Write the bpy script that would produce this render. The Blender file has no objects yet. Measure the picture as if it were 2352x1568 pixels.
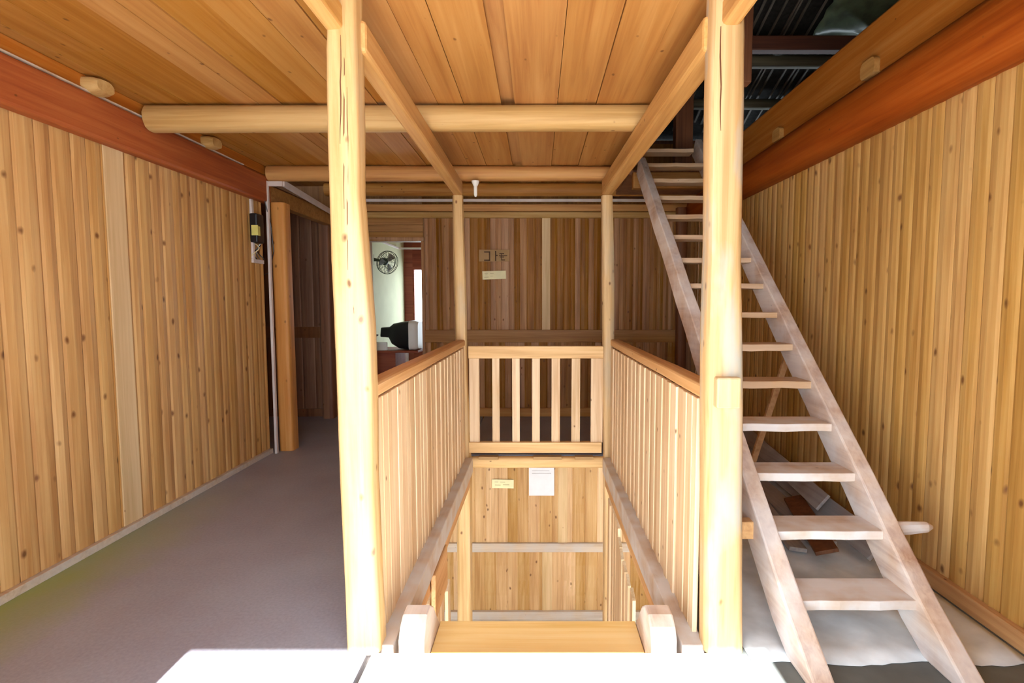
import bpy, bmesh, math, random
from mathutils import Vector, Matrix
random.seed(7)
S = bpy.context.scene
COL = S.collection

# ------------------------------------------------------------------ camera, light, exposure
F_PX, VPX, PITCH, EYE = 1195.0, 1235.0, math.atan(86/1195.0), 1.45
cd = bpy.data.cameras.new('camera')
cd.sensor_width = 36.0
cd.lens = F_PX/2352*36.0
cd.shift_x = (1176-VPX)/2352
cd.clip_start = 0.02
cam = bpy.data.objects.new('camera', cd); COL.objects.link(cam)
cam.location = (0, 0, EYE)
cam.rotation_euler = (math.pi/2-PITCH, 0, 0)
S.camera = cam

w = bpy.data.worlds.new('world'); S.world = w
w.use_nodes = True
bg = w.node_tree.nodes['Background']
bg.inputs[0].default_value = (0.78, 0.90, 1.0, 1)
bg.inputs[1].default_value = 8.6

sd = bpy.data.lights.new('sun', 'SUN'); sd.energy = 36.0; sd.angle = math.radians(0.6); sd.color = (1.0, 0.97, 0.93)
sun = bpy.data.objects.new('sun', sd); COL.objects.link(sun)
SUN_EL = math.radians(41.1)
sun.rotation_euler = Vector((0.0, math.cos(SUN_EL), -math.sin(SUN_EL))).to_track_quat('-Z', 'Y').to_euler()

def portal(x, y, z, sx, sy, rot):
    l = bpy.data.lights.new('daylight_portal', 'AREA'); l.shape = 'RECTANGLE'; l.size = sx; l.size_y = sy
    l.cycles.is_portal = True
    o = bpy.data.objects.new('daylight_portal', l); COL.objects.link(o); o.location = (x, y, z); o.rotation_euler = rot
portal(-0.27, 0.5, 1.3, 4.4, 2.7, (math.pi/2, 0, math.pi))
portal(-0.3, -0.3, -1.35, 5.4, 2.4, (math.pi/2, 0, math.pi))

S.view_settings.view_transform = 'Standard'
S.view_settings.look = 'None'
S.view_settings.gamma = 1.0
S.view_settings.use_curve_mapping = False
S.view_settings.exposure = 0.05
S.cycles.max_bounces = 12
S.cycles.diffuse_bounces = 8
S.cycles.sample_clamp_indirect = 8.0

# ------------------------------------------------------------------ measuring: photograph pixel -> point on a plane of the place
_c, _s = math.cos(PITCH), math.sin(PITCH)
def _ray(px, py):
    xc = (px-VPX)/F_PX; yc = (784-py)/F_PX
    return Vector((xc, _c+yc*_s, -_s+yc*_c))
def atY(px, py, y):
    v = _ray(px, py); return v*(y/v.y)+Vector((0, 0, EYE))
def atX(px, py, x):
    v = _ray(px, py); return v*(x/v.x)+Vector((0, 0, EYE))
def atZ(px, py, z):
    v = _ray(px, py); return v*((z-EYE)/v.z)+Vector((0, 0, EYE))

# ------------------------------------------------------------------ materials
def _n(nt, t, **k):
    n = nt.nodes.new(t)
    for a, b in k.items(): setattr(n, a, b)
    return n
def wood(name, dark, mid, light, axis='Z', rough=0.55, knots=0.085, scale=1.0, var=0.35, dust=0.0, dustcol=(.62, .60, .60), stain=None, sheen=0.35):
    m = bpy.data.materials.new(name); m.use_nodes = True
    nt = m.node_tree; L = nt.links.new
    b = nt.nodes['Principled BSDF']
    tc = _n(nt, 'ShaderNodeTexCoord')
    at = _n(nt, 'ShaderNodeAttribute', attribute_name='tint')
    off = _n(nt, 'ShaderNodeVectorMath', operation='SCALE'); off.inputs[0].default_value = (7.3, 3.1, 5.7)
    L(at.outputs['Fac'], off.inputs['Scale'])
    add = _n(nt, 'ShaderNodeVectorMath', operation='ADD'); L(tc.outputs['Object'], add.inputs[0]); L(off.outputs[0], add.inputs[1])
    def mapped(k, st):
        mp = _n(nt, 'ShaderNodeMapping')
        sc = [k, k, k]; sc['XYZ'.index(axis)] = k*st
        mp.inputs['Scale'].default_value = sc
        L(add.outputs[0], mp.inputs['Vector']); return mp.outputs[0]
    g = _n(nt, 'ShaderNodeTexNoise'); g.inputs['Scale'].default_value = 1; g.inputs['Detail'].default_value = 5; g.inputs['Roughness'].default_value = .6; g.inputs['Distortion'].default_value = .6
    L(mapped(34*scale, .035), g.inputs['Vector'])
    g2 = _n(nt, 'ShaderNodeTexNoise'); g2.inputs['Scale'].default_value = 1; g2.inputs['Detail'].default_value = 2
    L(mapped(9*scale, .07), g2.inputs['Vector'])
    mx = _n(nt, 'ShaderNodeMath', operation='MULTIPLY_ADD'); mx.inputs[1].default_value = .55; L(g.outputs[0], mx.inputs[0])
    mh = _n(nt, 'ShaderNodeMath', operation='MULTIPLY'); mh.inputs[1].default_value = .45; L(g2.outputs[0], mh.inputs[0]); L(mh.outputs[0], mx.inputs[2])
    cr = _n(nt, 'ShaderNodeValToRGB')
    e = cr.color_ramp.elements
    e[0].position = .36; e[0].color = (*dark, 1); e[1].position = .66; e[1].color = (*light, 1)
    k = e.new(.5); k.color = (*mid, 1)
    L(mx.outputs[0], cr.inputs[0])
    # board to board variation
    wn = _n(nt, 'ShaderNodeTexWhiteNoise', noise_dimensions='1D'); L(at.outputs['Fac'], wn.inputs['W'])
    mr = _n(nt, 'ShaderNodeMapRange'); mr.inputs['To Min'].default_value = 1-var*.6; mr.inputs['To Max'].default_value = 1+var*.4
    L(wn.outputs['Value'], mr.inputs['Value'])
    hs = _n(nt, 'ShaderNodeHueSaturation'); L(cr.outputs[0], hs.inputs['Color']); L(mr.outputs[0], hs.inputs['Value'])
    mr2 = _n(nt, 'ShaderNodeMapRange'); mr2.inputs['To Min'].default_value = 1+var*.3; mr2.inputs['To Max'].default_value = 1-var*.45
    L(wn.outputs['Value'], mr2.inputs['Value']); L(mr2.outputs[0], hs.inputs['Saturation'])
    col = hs.outputs[0]
    if knots:
        vo = _n(nt, 'ShaderNodeTexVoronoi'); vo.inputs['Scale'].default_value = 1
        dn = _n(nt, 'ShaderNodeTexNoise'); dn.inputs['Scale'].default_value = 1; L(mapped(22, .5), dn.inputs['Vector'])
        dv = _n(nt, 'ShaderNodeVectorMath', operation='MULTIPLY_ADD'); dv.inputs[1].default_value = (.16, .16, .16); L(dn.outputs['Color'], dv.inputs[0]); L(mapped(9.0, .62), dv.inputs[2])
        L(dv.outputs[0], vo.inputs['Vector'])
        rk = _n(nt, 'ShaderNodeMapRange'); rk.inputs['From Min'].default_value = knots*.45; rk.inputs['From Max'].default_value = knots*1.25; rk.inputs['To Min'].default_value = .88; rk.inputs['To Max'].default_value = 0
        L(vo.outputs['Distance'], rk.inputs['Value'])
        mk = _n(nt, 'ShaderNodeMix', data_type='RGBA'); L(rk.outputs[0], mk.inputs[0]); L(col, mk.inputs[6]); mk.inputs[7].default_value = (.13, .045, .012, 1)
        col = mk.outputs[2]
    if stain:
        ns = _n(nt, 'ShaderNodeTexNoise'); ns.inputs['Scale'].default_value = stain[1]; ns.inputs['Detail'].default_value = 4
        L(mapped(1, .25), ns.inputs['Vector'])
        rs = _n(nt, 'ShaderNodeMapRange'); rs.inputs['From Min'].default_value = .52; rs.inputs['From Max'].default_value = .68; rs.inputs['To Max'].default_value = stain[2]
        L(ns.outputs[0], rs.inputs['Value'])
        mk = _n(nt, 'ShaderNodeMix', data_type='RGBA'); L(rs.outputs[0], mk.inputs[0]); L(col, mk.inputs[6]); mk.inputs[7].default_value = (*stain[0], 1)
        col = mk.outputs[2]
    if dust:
        ns = _n(nt, 'ShaderNodeTexNoise'); ns.inputs['Scale'].default_value = 5; ns.inputs['Detail'].default_value = 6
        L(tc.outputs['Object'], ns.inputs['Vector'])
        rs = _n(nt, 'ShaderNodeMapRange'); rs.inputs['From Min'].default_value = .3; rs.inputs['From Max'].default_value = .6; rs.inputs['To Max'].default_value = dust
        L(ns.outputs[0], rs.inputs['Value'])
        mk = _n(nt, 'ShaderNodeMix', data_type='RGBA'); L(rs.outputs[0], mk.inputs[0]); L(col, mk.inputs[6]); mk.inputs[7].default_value = (*dustcol, 1)
        col = mk.outputs[2]
    L(col, b.inputs['Base Color'])
    b.inputs['Roughness'].default_value = rough
    b.inputs['Specular IOR Level'].default_value = sheen
    bp = _n(nt, 'ShaderNodeBump'); bp.inputs['Strength'].default_value = .18; bp.inputs['Distance'].default_value = .004
    L(g.outputs[0], bp.inputs['Height']); L(bp.outputs[0], b.inputs['Normal'])
    return m
def plain(name, c, rough=.6, metal=0.0, var=.15, scale=8, spec=.4):
    m = bpy.data.materials.new(name); m.use_nodes = True
    nt = m.node_tree; b = nt.nodes['Principled BSDF']
    tc = _n(nt, 'ShaderNodeTexCoord'); no = _n(nt, 'ShaderNodeTexNoise'); no.inputs['Scale'].default_value = scale; no.inputs['Detail'].default_value = 5
    nt.links.new(tc.outputs['Object'], no.inputs['Vector'])
    cr = _n(nt, 'ShaderNodeValToRGB'); e = cr.color_ramp.elements
    e[0].position = .3; e[1].position = .7
    e[0].color = (*[x*(1-var) for x in c], 1); e[1].color = (*[min(1, x*(1+var)) for x in c], 1)
    nt.links.new(no.outputs[0], cr.inputs[0]); nt.links.new(cr.outputs[0], b.inputs['Base Color'])
    b.inputs['Roughness'].default_value = rough; b.inputs['Metallic'].default_value = metal; b.inputs['Specular IOR Level'].default_value = spec
    return m

PINE = ((.42, .20, .055), (.54, .30, .10), (.64, .40, .155))
M = {}
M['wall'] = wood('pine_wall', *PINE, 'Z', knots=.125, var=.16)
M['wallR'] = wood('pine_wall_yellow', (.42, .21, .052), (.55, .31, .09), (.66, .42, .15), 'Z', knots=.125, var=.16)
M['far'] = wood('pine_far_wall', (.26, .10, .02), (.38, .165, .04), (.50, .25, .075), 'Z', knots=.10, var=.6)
M['low'] = wood('pine_lower_wall', (.46, .24, .08), (.60, .355, .14), (.72, .47, .22), 'Z', knots=.12, var=.5)
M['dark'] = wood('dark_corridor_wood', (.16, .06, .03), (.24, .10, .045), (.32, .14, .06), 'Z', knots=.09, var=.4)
M['ceil'] = wood('pine_ceiling', (.36, .14, .026), (.45, .205, .045), (.53, .27, .075), 'Y', knots=.08, var=.2, scale=.8)
M['post'] = wood('peeled_post', (.46, .28, .11), (.60, .41, .195), (.70, .52, .29), 'Z', knots=.10, var=.1, stain=((.40, .36, .28), 6, .5))
M['post2'] = wood('weathered_post', (.46, .28, .12), (.60, .41, .21), (.70, .52, .31), 'Z', knots=.10, var=.1, stain=((.36, .37, .34), 9, .85))
M['logX'] = wood('peeled_log_across', (.42, .24, .065), (.53, .33, .115), (.61, .41, .17), 'X', knots=.07, var=.15)
M['logY'] = wood('peeled_log_along', (.42, .20, .05), (.53, .28, .08), (.62, .37, .13), 'Y', knots=.06, var=.15)
M['logR'] = wood('reddish_log', (.38, .15, .03), (.50, .235, .055), (.58, .31, .08), 'X', knots=.06, var=.2)
M['redY'] = wood('red_stained_beam', (.26, .048, .007), (.35, .076, .010), (.44, .12, .02), 'Y', knots=.05, var=.15, rough=.5, sheen=.15)
M['redY2'] = wood('worn_red_beam', (.36, .105, .018), (.47, .16, .03), (.55, .23, .06), 'Y', knots=.05, var=.15, rough=.5, sheen=.2)
M['redX'] = wood('red_header', (.26, .11, .025), (.38, .18, .05), (.47, .25, .075), 'X', knots=.05, var=.2)
M['brown'] = wood('brown_post', (.42, .16, .035), (.60, .26, .06), (.68, .34, .10), 'Z', knots=.10, var=.1)
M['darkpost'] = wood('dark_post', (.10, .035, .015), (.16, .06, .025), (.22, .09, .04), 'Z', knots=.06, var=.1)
M['panel'] = wood('pale_panel', (.58, .38, .20), (.71, .53, .33), (.82, .67, .46), 'Z', knots=.075, var=.22)
M['rail'] = wood('handrail_wood', (.50, .26, .10), (.64, .37, .16), (.74, .48, .24), 'Y', knots=.06, var=.1)
M['railX'] = wood('gate_rail_wood', (.60, .36, .15), (.74, .50, .23), (.82, .60, .32), 'X', knots=.06, var=.1)
M['dusty'] = wood('dusty_edge_beam', (.40, .28, .19), (.52, .39, .28), (.60, .48, .36), 'Y', knots=.03, var=.1, dust=.95, dustcol=(.60, .61, .63))
M['dustyX'] = wood('dusty_trim_across', (.44, .31, .20), (.56, .43, .30), (.66, .54, .40), 'X', knots=.03, var=.1, dust=.6, dustcol=(.52, .50, .48))
M['tread'] = wood('worn_lit_ladder_tread', (.50, .33, .22), (.64, .47, .33), (.74, .58, .44), 'X', knots=.05, var=.2, dust=.75, dustcol=(.82, .87, .93))  # real dust, its tone whitened further to carry the bright light low down
M['string'] = wood('worn_ladder_side', (.42, .26, .18), (.58, .42, .31), (.70, .56, .44), 'Y', knots=.05, var=.12, dust=.5, dustcol=(.84, .88, .93), stain=((.38, .22, .14), 9, .55))
M['treadU'] = wood('plain_ladder_tread', (.44, .26, .13), (.58, .38, .21), (.68, .49, .31), 'X', knots=.05, var=.2, dust=.15, dustcol=(.6, .6, .62))
M['yellow'] = wood('yellow_tread', (.84, .60, .22), (.92, .72, .34), (.96, .80, .46), 'X', knots=0, var=.05)
M['grey'] = wood('grey_plank', (.24, .20, .18), (.36, .32, .30), (.48, .44, .42), 'Y', knots=.04, var=.4, dust=.35, dustcol=(.5, .49, .5))
M['conduit'] = plain('conduit_plastic', (.68, .62, .60), .45, var=.08)
M['black'] = plain('black_plastic', (.012, .012, .016), .35)
M['yellowlabel'] = plain('yellow_sticker', (.75, .72, .22), .5)
M['cream'] = plain('cream_sticker', (.86, .80, .48), .5, var=.08)
M['pale'] = plain('pale_sign_wood', (.40, .25, .11), .7, var=.1)
M['ink'] = plain('dark_ink', (.09, .04, .012), .6)
M['faint'] = plain('faint_ink', (.56, .50, .26), .6)
M['paper'] = plain('paper', (.82, .86, .92), .7, var=.03)
M['greyink'] = plain('grey_print', (.55, .56, .62), .7)
M['white'] = plain('white_plastic', (.80, .80, .78), .4, var=.04)
M['green'] = plain('pale_green_plaster', (.62, .64, .42), .8, var=.06, scale=3)
M['redcab'] = wood('red_cabinet', (.20, .04, .02), (.28, .06, .03), (.34, .09, .04), 'X', knots=0, var=.1)
M['fan'] = plain('fan_plastic', (.05, .07, .05), .4)
M['metal'] = plain('grey_metal', (.35, .36, .36), .4, metal=.7)
M['tarp'] = plain('plastic_sheeting', (.10, .14, .09), .28, var=.5, scale=6)
M['concrete'] = plain('outside_concrete', (.34, .34, .32), .9, var=.12, scale=1.5)
M['roofstick'] = wood('roof_stick', (.05, .042, .032), (.08, .068, .052), (.12, .10, .08), 'Y', knots=0, var=.6)
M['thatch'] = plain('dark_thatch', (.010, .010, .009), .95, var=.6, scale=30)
M['purlin'] = wood('roof_purlin', (.05, .045, .03), (.09, .08, .05), (.13, .12, .08), 'X', knots=.04, var=.2)
M['purlinred'] = wood('dark_roof_beam', (.06, .018, .01), (.09, .028, .014), (.12, .04, .02), 'X', knots=0, var=.1)
M['rag'] = plain('brown_cloth', (.16, .07, .045), .9, var=.4, scale=14)

def floor_mat():
    m = bpy.data.materials.new('floor_covering'); m.use_nodes = True
    nt = m.node_tree; L = nt.links.new; b = nt.nodes['Principled BSDF']
    tc = _n(nt, 'ShaderNodeTexCoord')
    n1 = _n(nt, 'ShaderNodeTexNoise'); n1.inputs['Scale'].default_value = 1.3; n1.inputs['Detail'].default_value = 6; L(tc.outputs['Object'], n1.inputs[0])
    n2 = _n(nt, 'ShaderNodeTexNoise'); n2.inputs['Scale'].default_value = 70; n2.inputs['Detail'].default_value = 3; L(tc.outputs['Object'], n2.inputs[0])
    a = _n(nt, 'ShaderNodeMix', data_type='RGBA'); a.inputs[6].default_value = (.27, .235, .31, 1); a.inputs[7].default_value = (.50, .56, .66, 1)
    L(n1.outputs[0], a.inputs[0])
    a2 = _n(nt, 'ShaderNodeMix', data_type='RGBA', blend_type='MULTIPLY'); a2.inputs[0].default_value = .35; L(a.outputs[2], a2.inputs[6]); L(n2.outputs[0], a2.inputs[7])
    # mossy, muddy strip along the left skirting
    sx = _n(nt, 'ShaderNodeSeparateXYZ'); L(tc.outputs['Object'], sx.inputs[0])
    ns = _n(nt, 'ShaderNodeTexNoise'); ns.inputs['Scale'].default_value = 4; ns.inputs['Detail'].default_value = 4; L(tc.outputs['Object'], ns.inputs[0])
    wob = _n(nt, 'ShaderNodeMath', operation='MULTIPLY_ADD'); wob.inputs[1].default_value = .35; L(ns.outputs[0], wob.inputs[0]); L(sx.outputs[0], wob.inputs[2])
    r = _n(nt, 'ShaderNodeMapRange'); r.inputs['From Min'].default_value = -2.38; r.inputs['From Max'].default_value = -1.95; r.inputs['To Min'].default_value = .85; r.inputs['To Max'].default_value = 0
    L(wob.outputs[0], r.inputs['Value'])
    ry = _n(nt, 'ShaderNodeMapRange'); ry.inputs['From Min'].default_value = 2.6; ry.inputs['From Max'].default_value = 4.2; ry.inputs['To Min'].default_value = 1; ry.inputs['To Max'].default_value = .0
    L(sx.outputs[1], ry.inputs['Value'])
    mu = _n(nt, 'ShaderNodeMath', operation='MULTIPLY'); L(r.outputs[0], mu.inputs[0]); L(ry.outputs[0], mu.inputs[1])
    mg = _n(nt, 'ShaderNodeMix', data_type='RGBA'); mg.inputs[7].default_value = (.30, .38, .08, 1); L(a2.outputs[2], mg.inputs[6]); L(mu.outputs[0], mg.inputs[0])
    L(mg.outputs[2], b.inputs['Base Color'])
    b.inputs['Roughness'].default_value = .5; b.inputs['Specular IOR Level'].default_value = .55
    bp = _n(nt, 'ShaderNodeBump'); bp.inputs['Strength'].default_value = .15; bp.inputs['Distance'].default_value = .003; L(n2.outputs[0], bp.inputs['Height']); L(bp.outputs[0], b.inputs['Normal'])
    return m
M['floor'] = floor_mat()
M['threshold'] = plain('pale_threshold', (.66, .60, .52), .7, var=.1, scale=5)
M['sheet'] = plain('dusty_white_sheet', (.70, .77, .82), .6, var=.16, scale=7)
M['floorR'] = plain('greenish_grey_floor', (.13, .15, .15), .6, var=.3, scale=4)

# ------------------------------------------------------------------ mesh building
class MB:
    def __init__(self): self.v = []; self.f = []; self.t = []
    def add(self, vs, fs, tint=None):
        n = len(self.v); t = random.random() if tint is None else tint
        self.v += [tuple(p) for p in vs]; self.t += [t]*len(vs)
        self.f += [tuple(i+n for i in q) for q in fs]
        return self
    def box(self, x0, x1, y0, y1, z0, z1, tint=None):
        vs = [(x0, y0, z0), (x1, y0, z0), (x1, y1, z0), (x0, y1, z0), (x0, y0, z1), (x1, y0, z1), (x1, y1, z1), (x0, y1, z1)]
        return self.add(vs, [(0, 3, 2, 1), (4, 5, 6, 7), (0, 1, 5, 4), (1, 2, 6, 5), (2, 3, 7, 6), (3, 0, 4, 7)], tint)
    def beam(self, p, q, w, h, up=(0, 0, 1), tint=None, w2=None, h2=None):
        """rectangular bar from p to q, w across, h along 'up'"""
        p, q = Vector(p), Vector(q); d = (q-p).normalized(); u = Vector(up); sd_ = d.cross(u).normalized(); u = sd_.cross(d).normalized()
        w2 = w if w2 is None else w2; h2 = h if h2 is None else h2
        vs = []
        for c, a, b_ in ((p, w, h), (q, w2, h2)):
            for i, j in ((-1, -1), (1, -1), (1, 1), (-1, 1)): vs.append(c+sd_*(i*a/2)+u*(j*b_/2))
        return self.add(vs, [(3, 2, 1, 0), (4, 5, 6, 7), (0, 1, 5, 4), (1, 2, 6, 5), (2, 3, 7, 6), (3, 0, 4, 7)], tint)
    def log(self, pts, rad, seg=14, rough=.04, flat=None, sq=1.0, tint=None, power=2.0):
        """round or hewn log through pts with radii rad (number or (ra, rb))"""
        pts = [Vector(p) for p in pts]; vs = []; ph = [random.uniform(-rough, rough) for _ in range(seg)]
        d0 = (pts[-1]-pts[0]).normalized(); u = Vector((0, 0, 1)) if abs(d0.z) < .8 else Vector((0, 1, 0))
        for i, p in enumerate(pts):
            r = rad[i] if isinstance(rad, list) else rad
            ra, rb = r if isinstance(r, (list, tuple)) else (r, r)
            s_ = d0.cross(u).normalized(); uu = s_.cross(d0).normalized()
            for k in range(seg):
                a = 2*math.pi*k/seg+math.pi/seg; ca, sa = math.cos(a), math.sin(a)
                e_ = 2.0/power
                cx = math.copysign(abs(ca)**e_, ca); sx = math.copysign(abs(sa)**e_, sa)
                j = 1+ph[k]+random.uniform(-rough, rough)*.35
                vs.append(p+s_*(cx*ra*j)+uu*(sx*rb*j))
        fs = []
        n = len(pts)
        for i in range(n-1):
            for k in range(seg):
                a, b_ = i*seg+k, i*seg+(k+1) % seg
                fs.append((a, b_, b_+seg, a+seg))
        fs.append(tuple(reversed(range(seg)))); fs.append(tuple(range((n-1)*seg, n*seg)))
        return self.add(vs, fs, tint)
    def build(self, name, mat, parent=None, bevel=0, smooth=False, label=None, cat=None, group=None, kind=None, loc=None):
        me = bpy.data.meshes.new(name)
        vs = self.v
        if loc is not None: vs = [(a-loc[0], b-loc[1], c-loc[2]) for a, b, c in vs]
        me.from_pydata(vs, [], self.f); me.validate(); me.update()
        at = me.attributes.new('tint', 'FLOAT', 'POINT')
        if len(me.vertices) == len(self.t): at.data.foreach_set('value', self.t)
        bm = bmesh.new(); bm.from_mesh(me); bmesh.ops.recalc_face_normals(bm, faces=bm.faces); bm.to_mesh(me); bm.free()
        if smooth:
            me.shade_smooth() if hasattr(me, 'shade_smooth') else None
        me.materials.append(mat)
        o = bpy.data.objects.new(name, me); COL.objects.link(o)
        if loc is not None: o.location = loc
        if parent is not None: o.parent = parent
        if bevel:
            md = o.modifiers.new('edge', 'BEVEL'); md.width = bevel; md.segments = 2; md.limit_method = 'ANGLE'; md.angle_limit = math.radians(50)
        if smooth:
            md = o.modifiers.new('soft', 'EDGE_SPLIT'); md.split_angle = math.radians(42)
        if label: o['label'] = label
        if cat: o['category'] = cat
        if group: o['group'] = group
        if kind: o['kind'] = kind
        return o
def struct(name, mb, mat, parent=None, bevel=0):
    return mb.build(name, mat, parent, bevel=bevel, kind=None if parent else 'structure')
def thing(name, label, cat, group=None, loc=(0, 0, 0)):
    o = bpy.data.objects.new(name, None); COL.objects.link(o); o['label'] = label; o['category'] = cat
    o.empty_display_size = .05
    if group: o['group'] = group
    return o

def planks(mb, o, u, n, length, z0, z1, wmin=.085, wmax=.125, depth=.007, pale=(), convex=.005):
    """vertical boards starting at o (x, y), running along unit u, facing n"""
    t = 0.0; u = Vector((*u, 0)); n = Vector((*n, 0)); o = Vector((*o, 0))
    while t < length-1e-6:
        w_ = min(random.uniform(wmin, wmax), length-t)
        if length-t-w_ < .03: w_ = length-t
        g = min(.014, w_*.2); off = random.uniform(-.0012, .0012)
        prof = [(t, -depth), (t+g, off), (t+w_*.5, off+convex), (t+w_-g, off), (t+w_, -depth)]
        vs = []
        zz = [z0, z0+(z1-z0)*.5, z1]
        for z in zz:
            for a, d in prof: vs.append(o+u*a+n*d+Vector((0, 0, z)))
        fs = []
        for r in range(2):
            for k in range(4): fs.append((r*5+k, r*5+k+1, r*5+k+6, r*5+k+5))
        mb.add(vs, fs)
        t += w_
    return mb
def planked_wall(name, o, u, n, length, z0, z1, mat, thick=.05, back=True, **k):
    mb = MB(); planks(mb, o, u, n, length, z0, z1, **k)
    if back:
        a = Vector((*o, 0)); b_ = a+Vector((*u, 0))*length; c = b_-Vector((*n, 0))*thick; nn = Vector((*n, 0))
        a = a-nn*.0125; b2 = b_-nn*.0125; c0 = Vector((*o, 0))-nn*thick
        xs = [a.x, b2.x, c.x, c0.x]; ys = [a.y, b2.y, c.y, c0.y]
        mb.box(min(xs), max(xs), min(ys), max(ys), z0, z1)
    return struct(name, mb, mat)

# ------------------------------------------------------------------ the setting: upper storey
XL, XR, YF = -2.62, 2.05, 6.67       # left wall, right wall, far wall
CZ = 2.745                            # underside of the ceiling boards
OX0, OX1, OY0, OY1 = -.60, .60, 2.07, 4.80   # stair opening
Y0 = .6                               # front of the room
# floor around the stair opening
fl = MB()
fl.box(-4.3, OX0-.11, Y0-.1, YF, -.11, 0); fl.box(OX0-.09, OX1+.11, 4.93, YF, -.11, 0)
struct('floor', fl, M['floor'])
tr = MB(); tr.box(OX0-.09, OX1+.22, Y0-.1, OY0, -.10, .001)
struct('trim_1', tr, M['threshold'], bevel=.004)
fr = MB(); fr.box(OX1+.22, 2.3, Y0-.1, OY0, -.11, 0); fr.box(OX1+.11, 2.3, OY0, YF, -.11, 0)
struct('floor_right', fr, M['floorR'])
pf = MB(); pf.box(-4.3, 3.0, -.9, Y0-.1, -.14, -.02)
struct('floor_porch', pf, M['threshold'])
pr_ = MB(); pr_.add([(-4.3, -.85, 2.55), (3.2, -.85, 2.55), (3.2, .5, 2.80), (-4.3, .5, 2.80), (-4.3, -.85, 2.60), (3.2, -.85, 2.60), (3.2, .5, 2.90), (-4.3, .5, 2.90)], [(0, 3, 2, 1), (4, 5, 6, 7), (0, 1, 5, 4), (1, 2, 6, 5), (2, 3, 7, 6), (3, 0, 4, 7)])
struct('ceiling_porch_shade', pr_, M['ceil'])  # unseen porch roof, added to shade the post tops and end the sun patch

planked_wall('wall_left', (XL, Y0), (0, 1), (1, 0), 5.02-Y0, 0, 2.45, M['wall'], wmin=.085, wmax=.125)
planked_wall('wall_right', (XR, Y0), (0, 1), (-1, 0), YF-Y0, 0, 2.55, M['wallR'], wmin=.08, wmax=.115)
M['sap'] = wood('pale_sapwood', (.56, .38, .18), (.66, .47, .25), (.74, .56, .32), 'Z', knots=.04, var=.05)
b = MB(); b.box(XL, XL+.0095, 3.20, 3.35, .045, 2.42); struct('wall_left_board', b, M['sap'], bevel=.003)
# front wall of the room with its wide opening to the porch
fw = MB(); fw.box(XL-.1, -1.46, Y0-.12, Y0, 0, 2.9); fw.box(.95, XR+.1, Y0-.12, Y0, 0, 2.9); fw.box(-1.46, .95, Y0-.12, Y0, 2.62, 2.9)
struct('wall_front', fw, M['wall'])
# far wall: upper planks, lower planks, door hole between X -2.17 and -1.48
DX0, DX1, DZ = -2.17, -1.465, 2.27
far = MB()
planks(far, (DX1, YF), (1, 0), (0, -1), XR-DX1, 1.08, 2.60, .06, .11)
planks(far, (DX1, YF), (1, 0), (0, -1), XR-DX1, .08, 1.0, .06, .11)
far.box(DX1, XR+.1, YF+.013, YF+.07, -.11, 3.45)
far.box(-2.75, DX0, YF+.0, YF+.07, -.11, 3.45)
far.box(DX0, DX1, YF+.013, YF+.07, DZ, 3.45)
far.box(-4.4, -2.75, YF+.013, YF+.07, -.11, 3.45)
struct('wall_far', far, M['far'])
b = MB(); b.box(.055, .16, YF-.0095, YF, 1.10, 2.58); struct('wall_far_board', b, M['sap'], bevel=.003)
t = MB(); t.box(DX1+.02, XR, YF-.03, YF+.01, .96, 1.12); struct('trim_2', t, M['redX'], bevel=.004)
t = MB(); t.box(DX1+.02, XR, YF-.035, YF+.01, 0, .11); struct('baseboard_far', t, M['logR'], bevel=.004)
t = MB(); t.box(-2.55, XR, YF-.05, YF+.01, 2.53, 2.60); struct('trim_3', t, M['logX'], bevel=.005)
t = MB(); t.box(-2.55, XR, YF-.09, YF+.01, 2.605, 2.69); struct('trim_4', t, M['logR'], bevel=.008)
t = MB()
for i in range(3): t.box(-2.5, DX1+.02, YF-.03+.002*i, YF+.0, DZ+.0+.088*i, DZ+.085+.088*i)
struct('trim_5', t, M['redX'], bevel=.003)
# door surround
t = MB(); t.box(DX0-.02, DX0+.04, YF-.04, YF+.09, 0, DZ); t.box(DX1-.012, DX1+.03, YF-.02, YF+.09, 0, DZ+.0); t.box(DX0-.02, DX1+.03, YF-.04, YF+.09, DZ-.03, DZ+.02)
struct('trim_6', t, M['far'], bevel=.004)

# ceiling: boards of uneven width along the room, one narrow gap
cb = MB(); x = XL-.02; gapx = -.235
while x < .80:
    w_ = random.uniform(.13, .30)
    if x < gapx < x+w_+.05 and x < gapx-.01: w_ = gapx-x
    if abs(x-gapx) < 1e-6: x += .085; gapx = 99; continue
    x2 = min(x+w_, .82)
    dz = random.uniform(-.004, .006); tt = random.random()
    cb.box(x+.002, x2-.002, Y0-.1, 5.05, CZ+dz, CZ+.025+dz, tt)
    x = x2
cb.box(XL-.02, .82, Y0-.1, 5.05, CZ+.033, CZ+.05, .5)
struct('ceiling', cb, M['ceil'])
cb = MB(); x = -4.3
while x < .9:
    w_ = random.uniform(.15, .28); cb.box(x, x+w_-.003, 5.05, YF+.02, 2.93, 2.955); x += w_
cb.box(-4.3, .95, 5.05, YF+.02, 2.956, 2.97)
struct('ceiling_far', cb, M['ceil'])
cb = MB(); cb.box(-2.9, 2.3, -1.0, Y0-.1, 2.9, 2.95)
cb = MB(); cb.box(-4.4, XL-.05, 5.0, YF, 2.60, 2.64)
struct('ceiling_corridor', cb, M['dark'])

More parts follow.
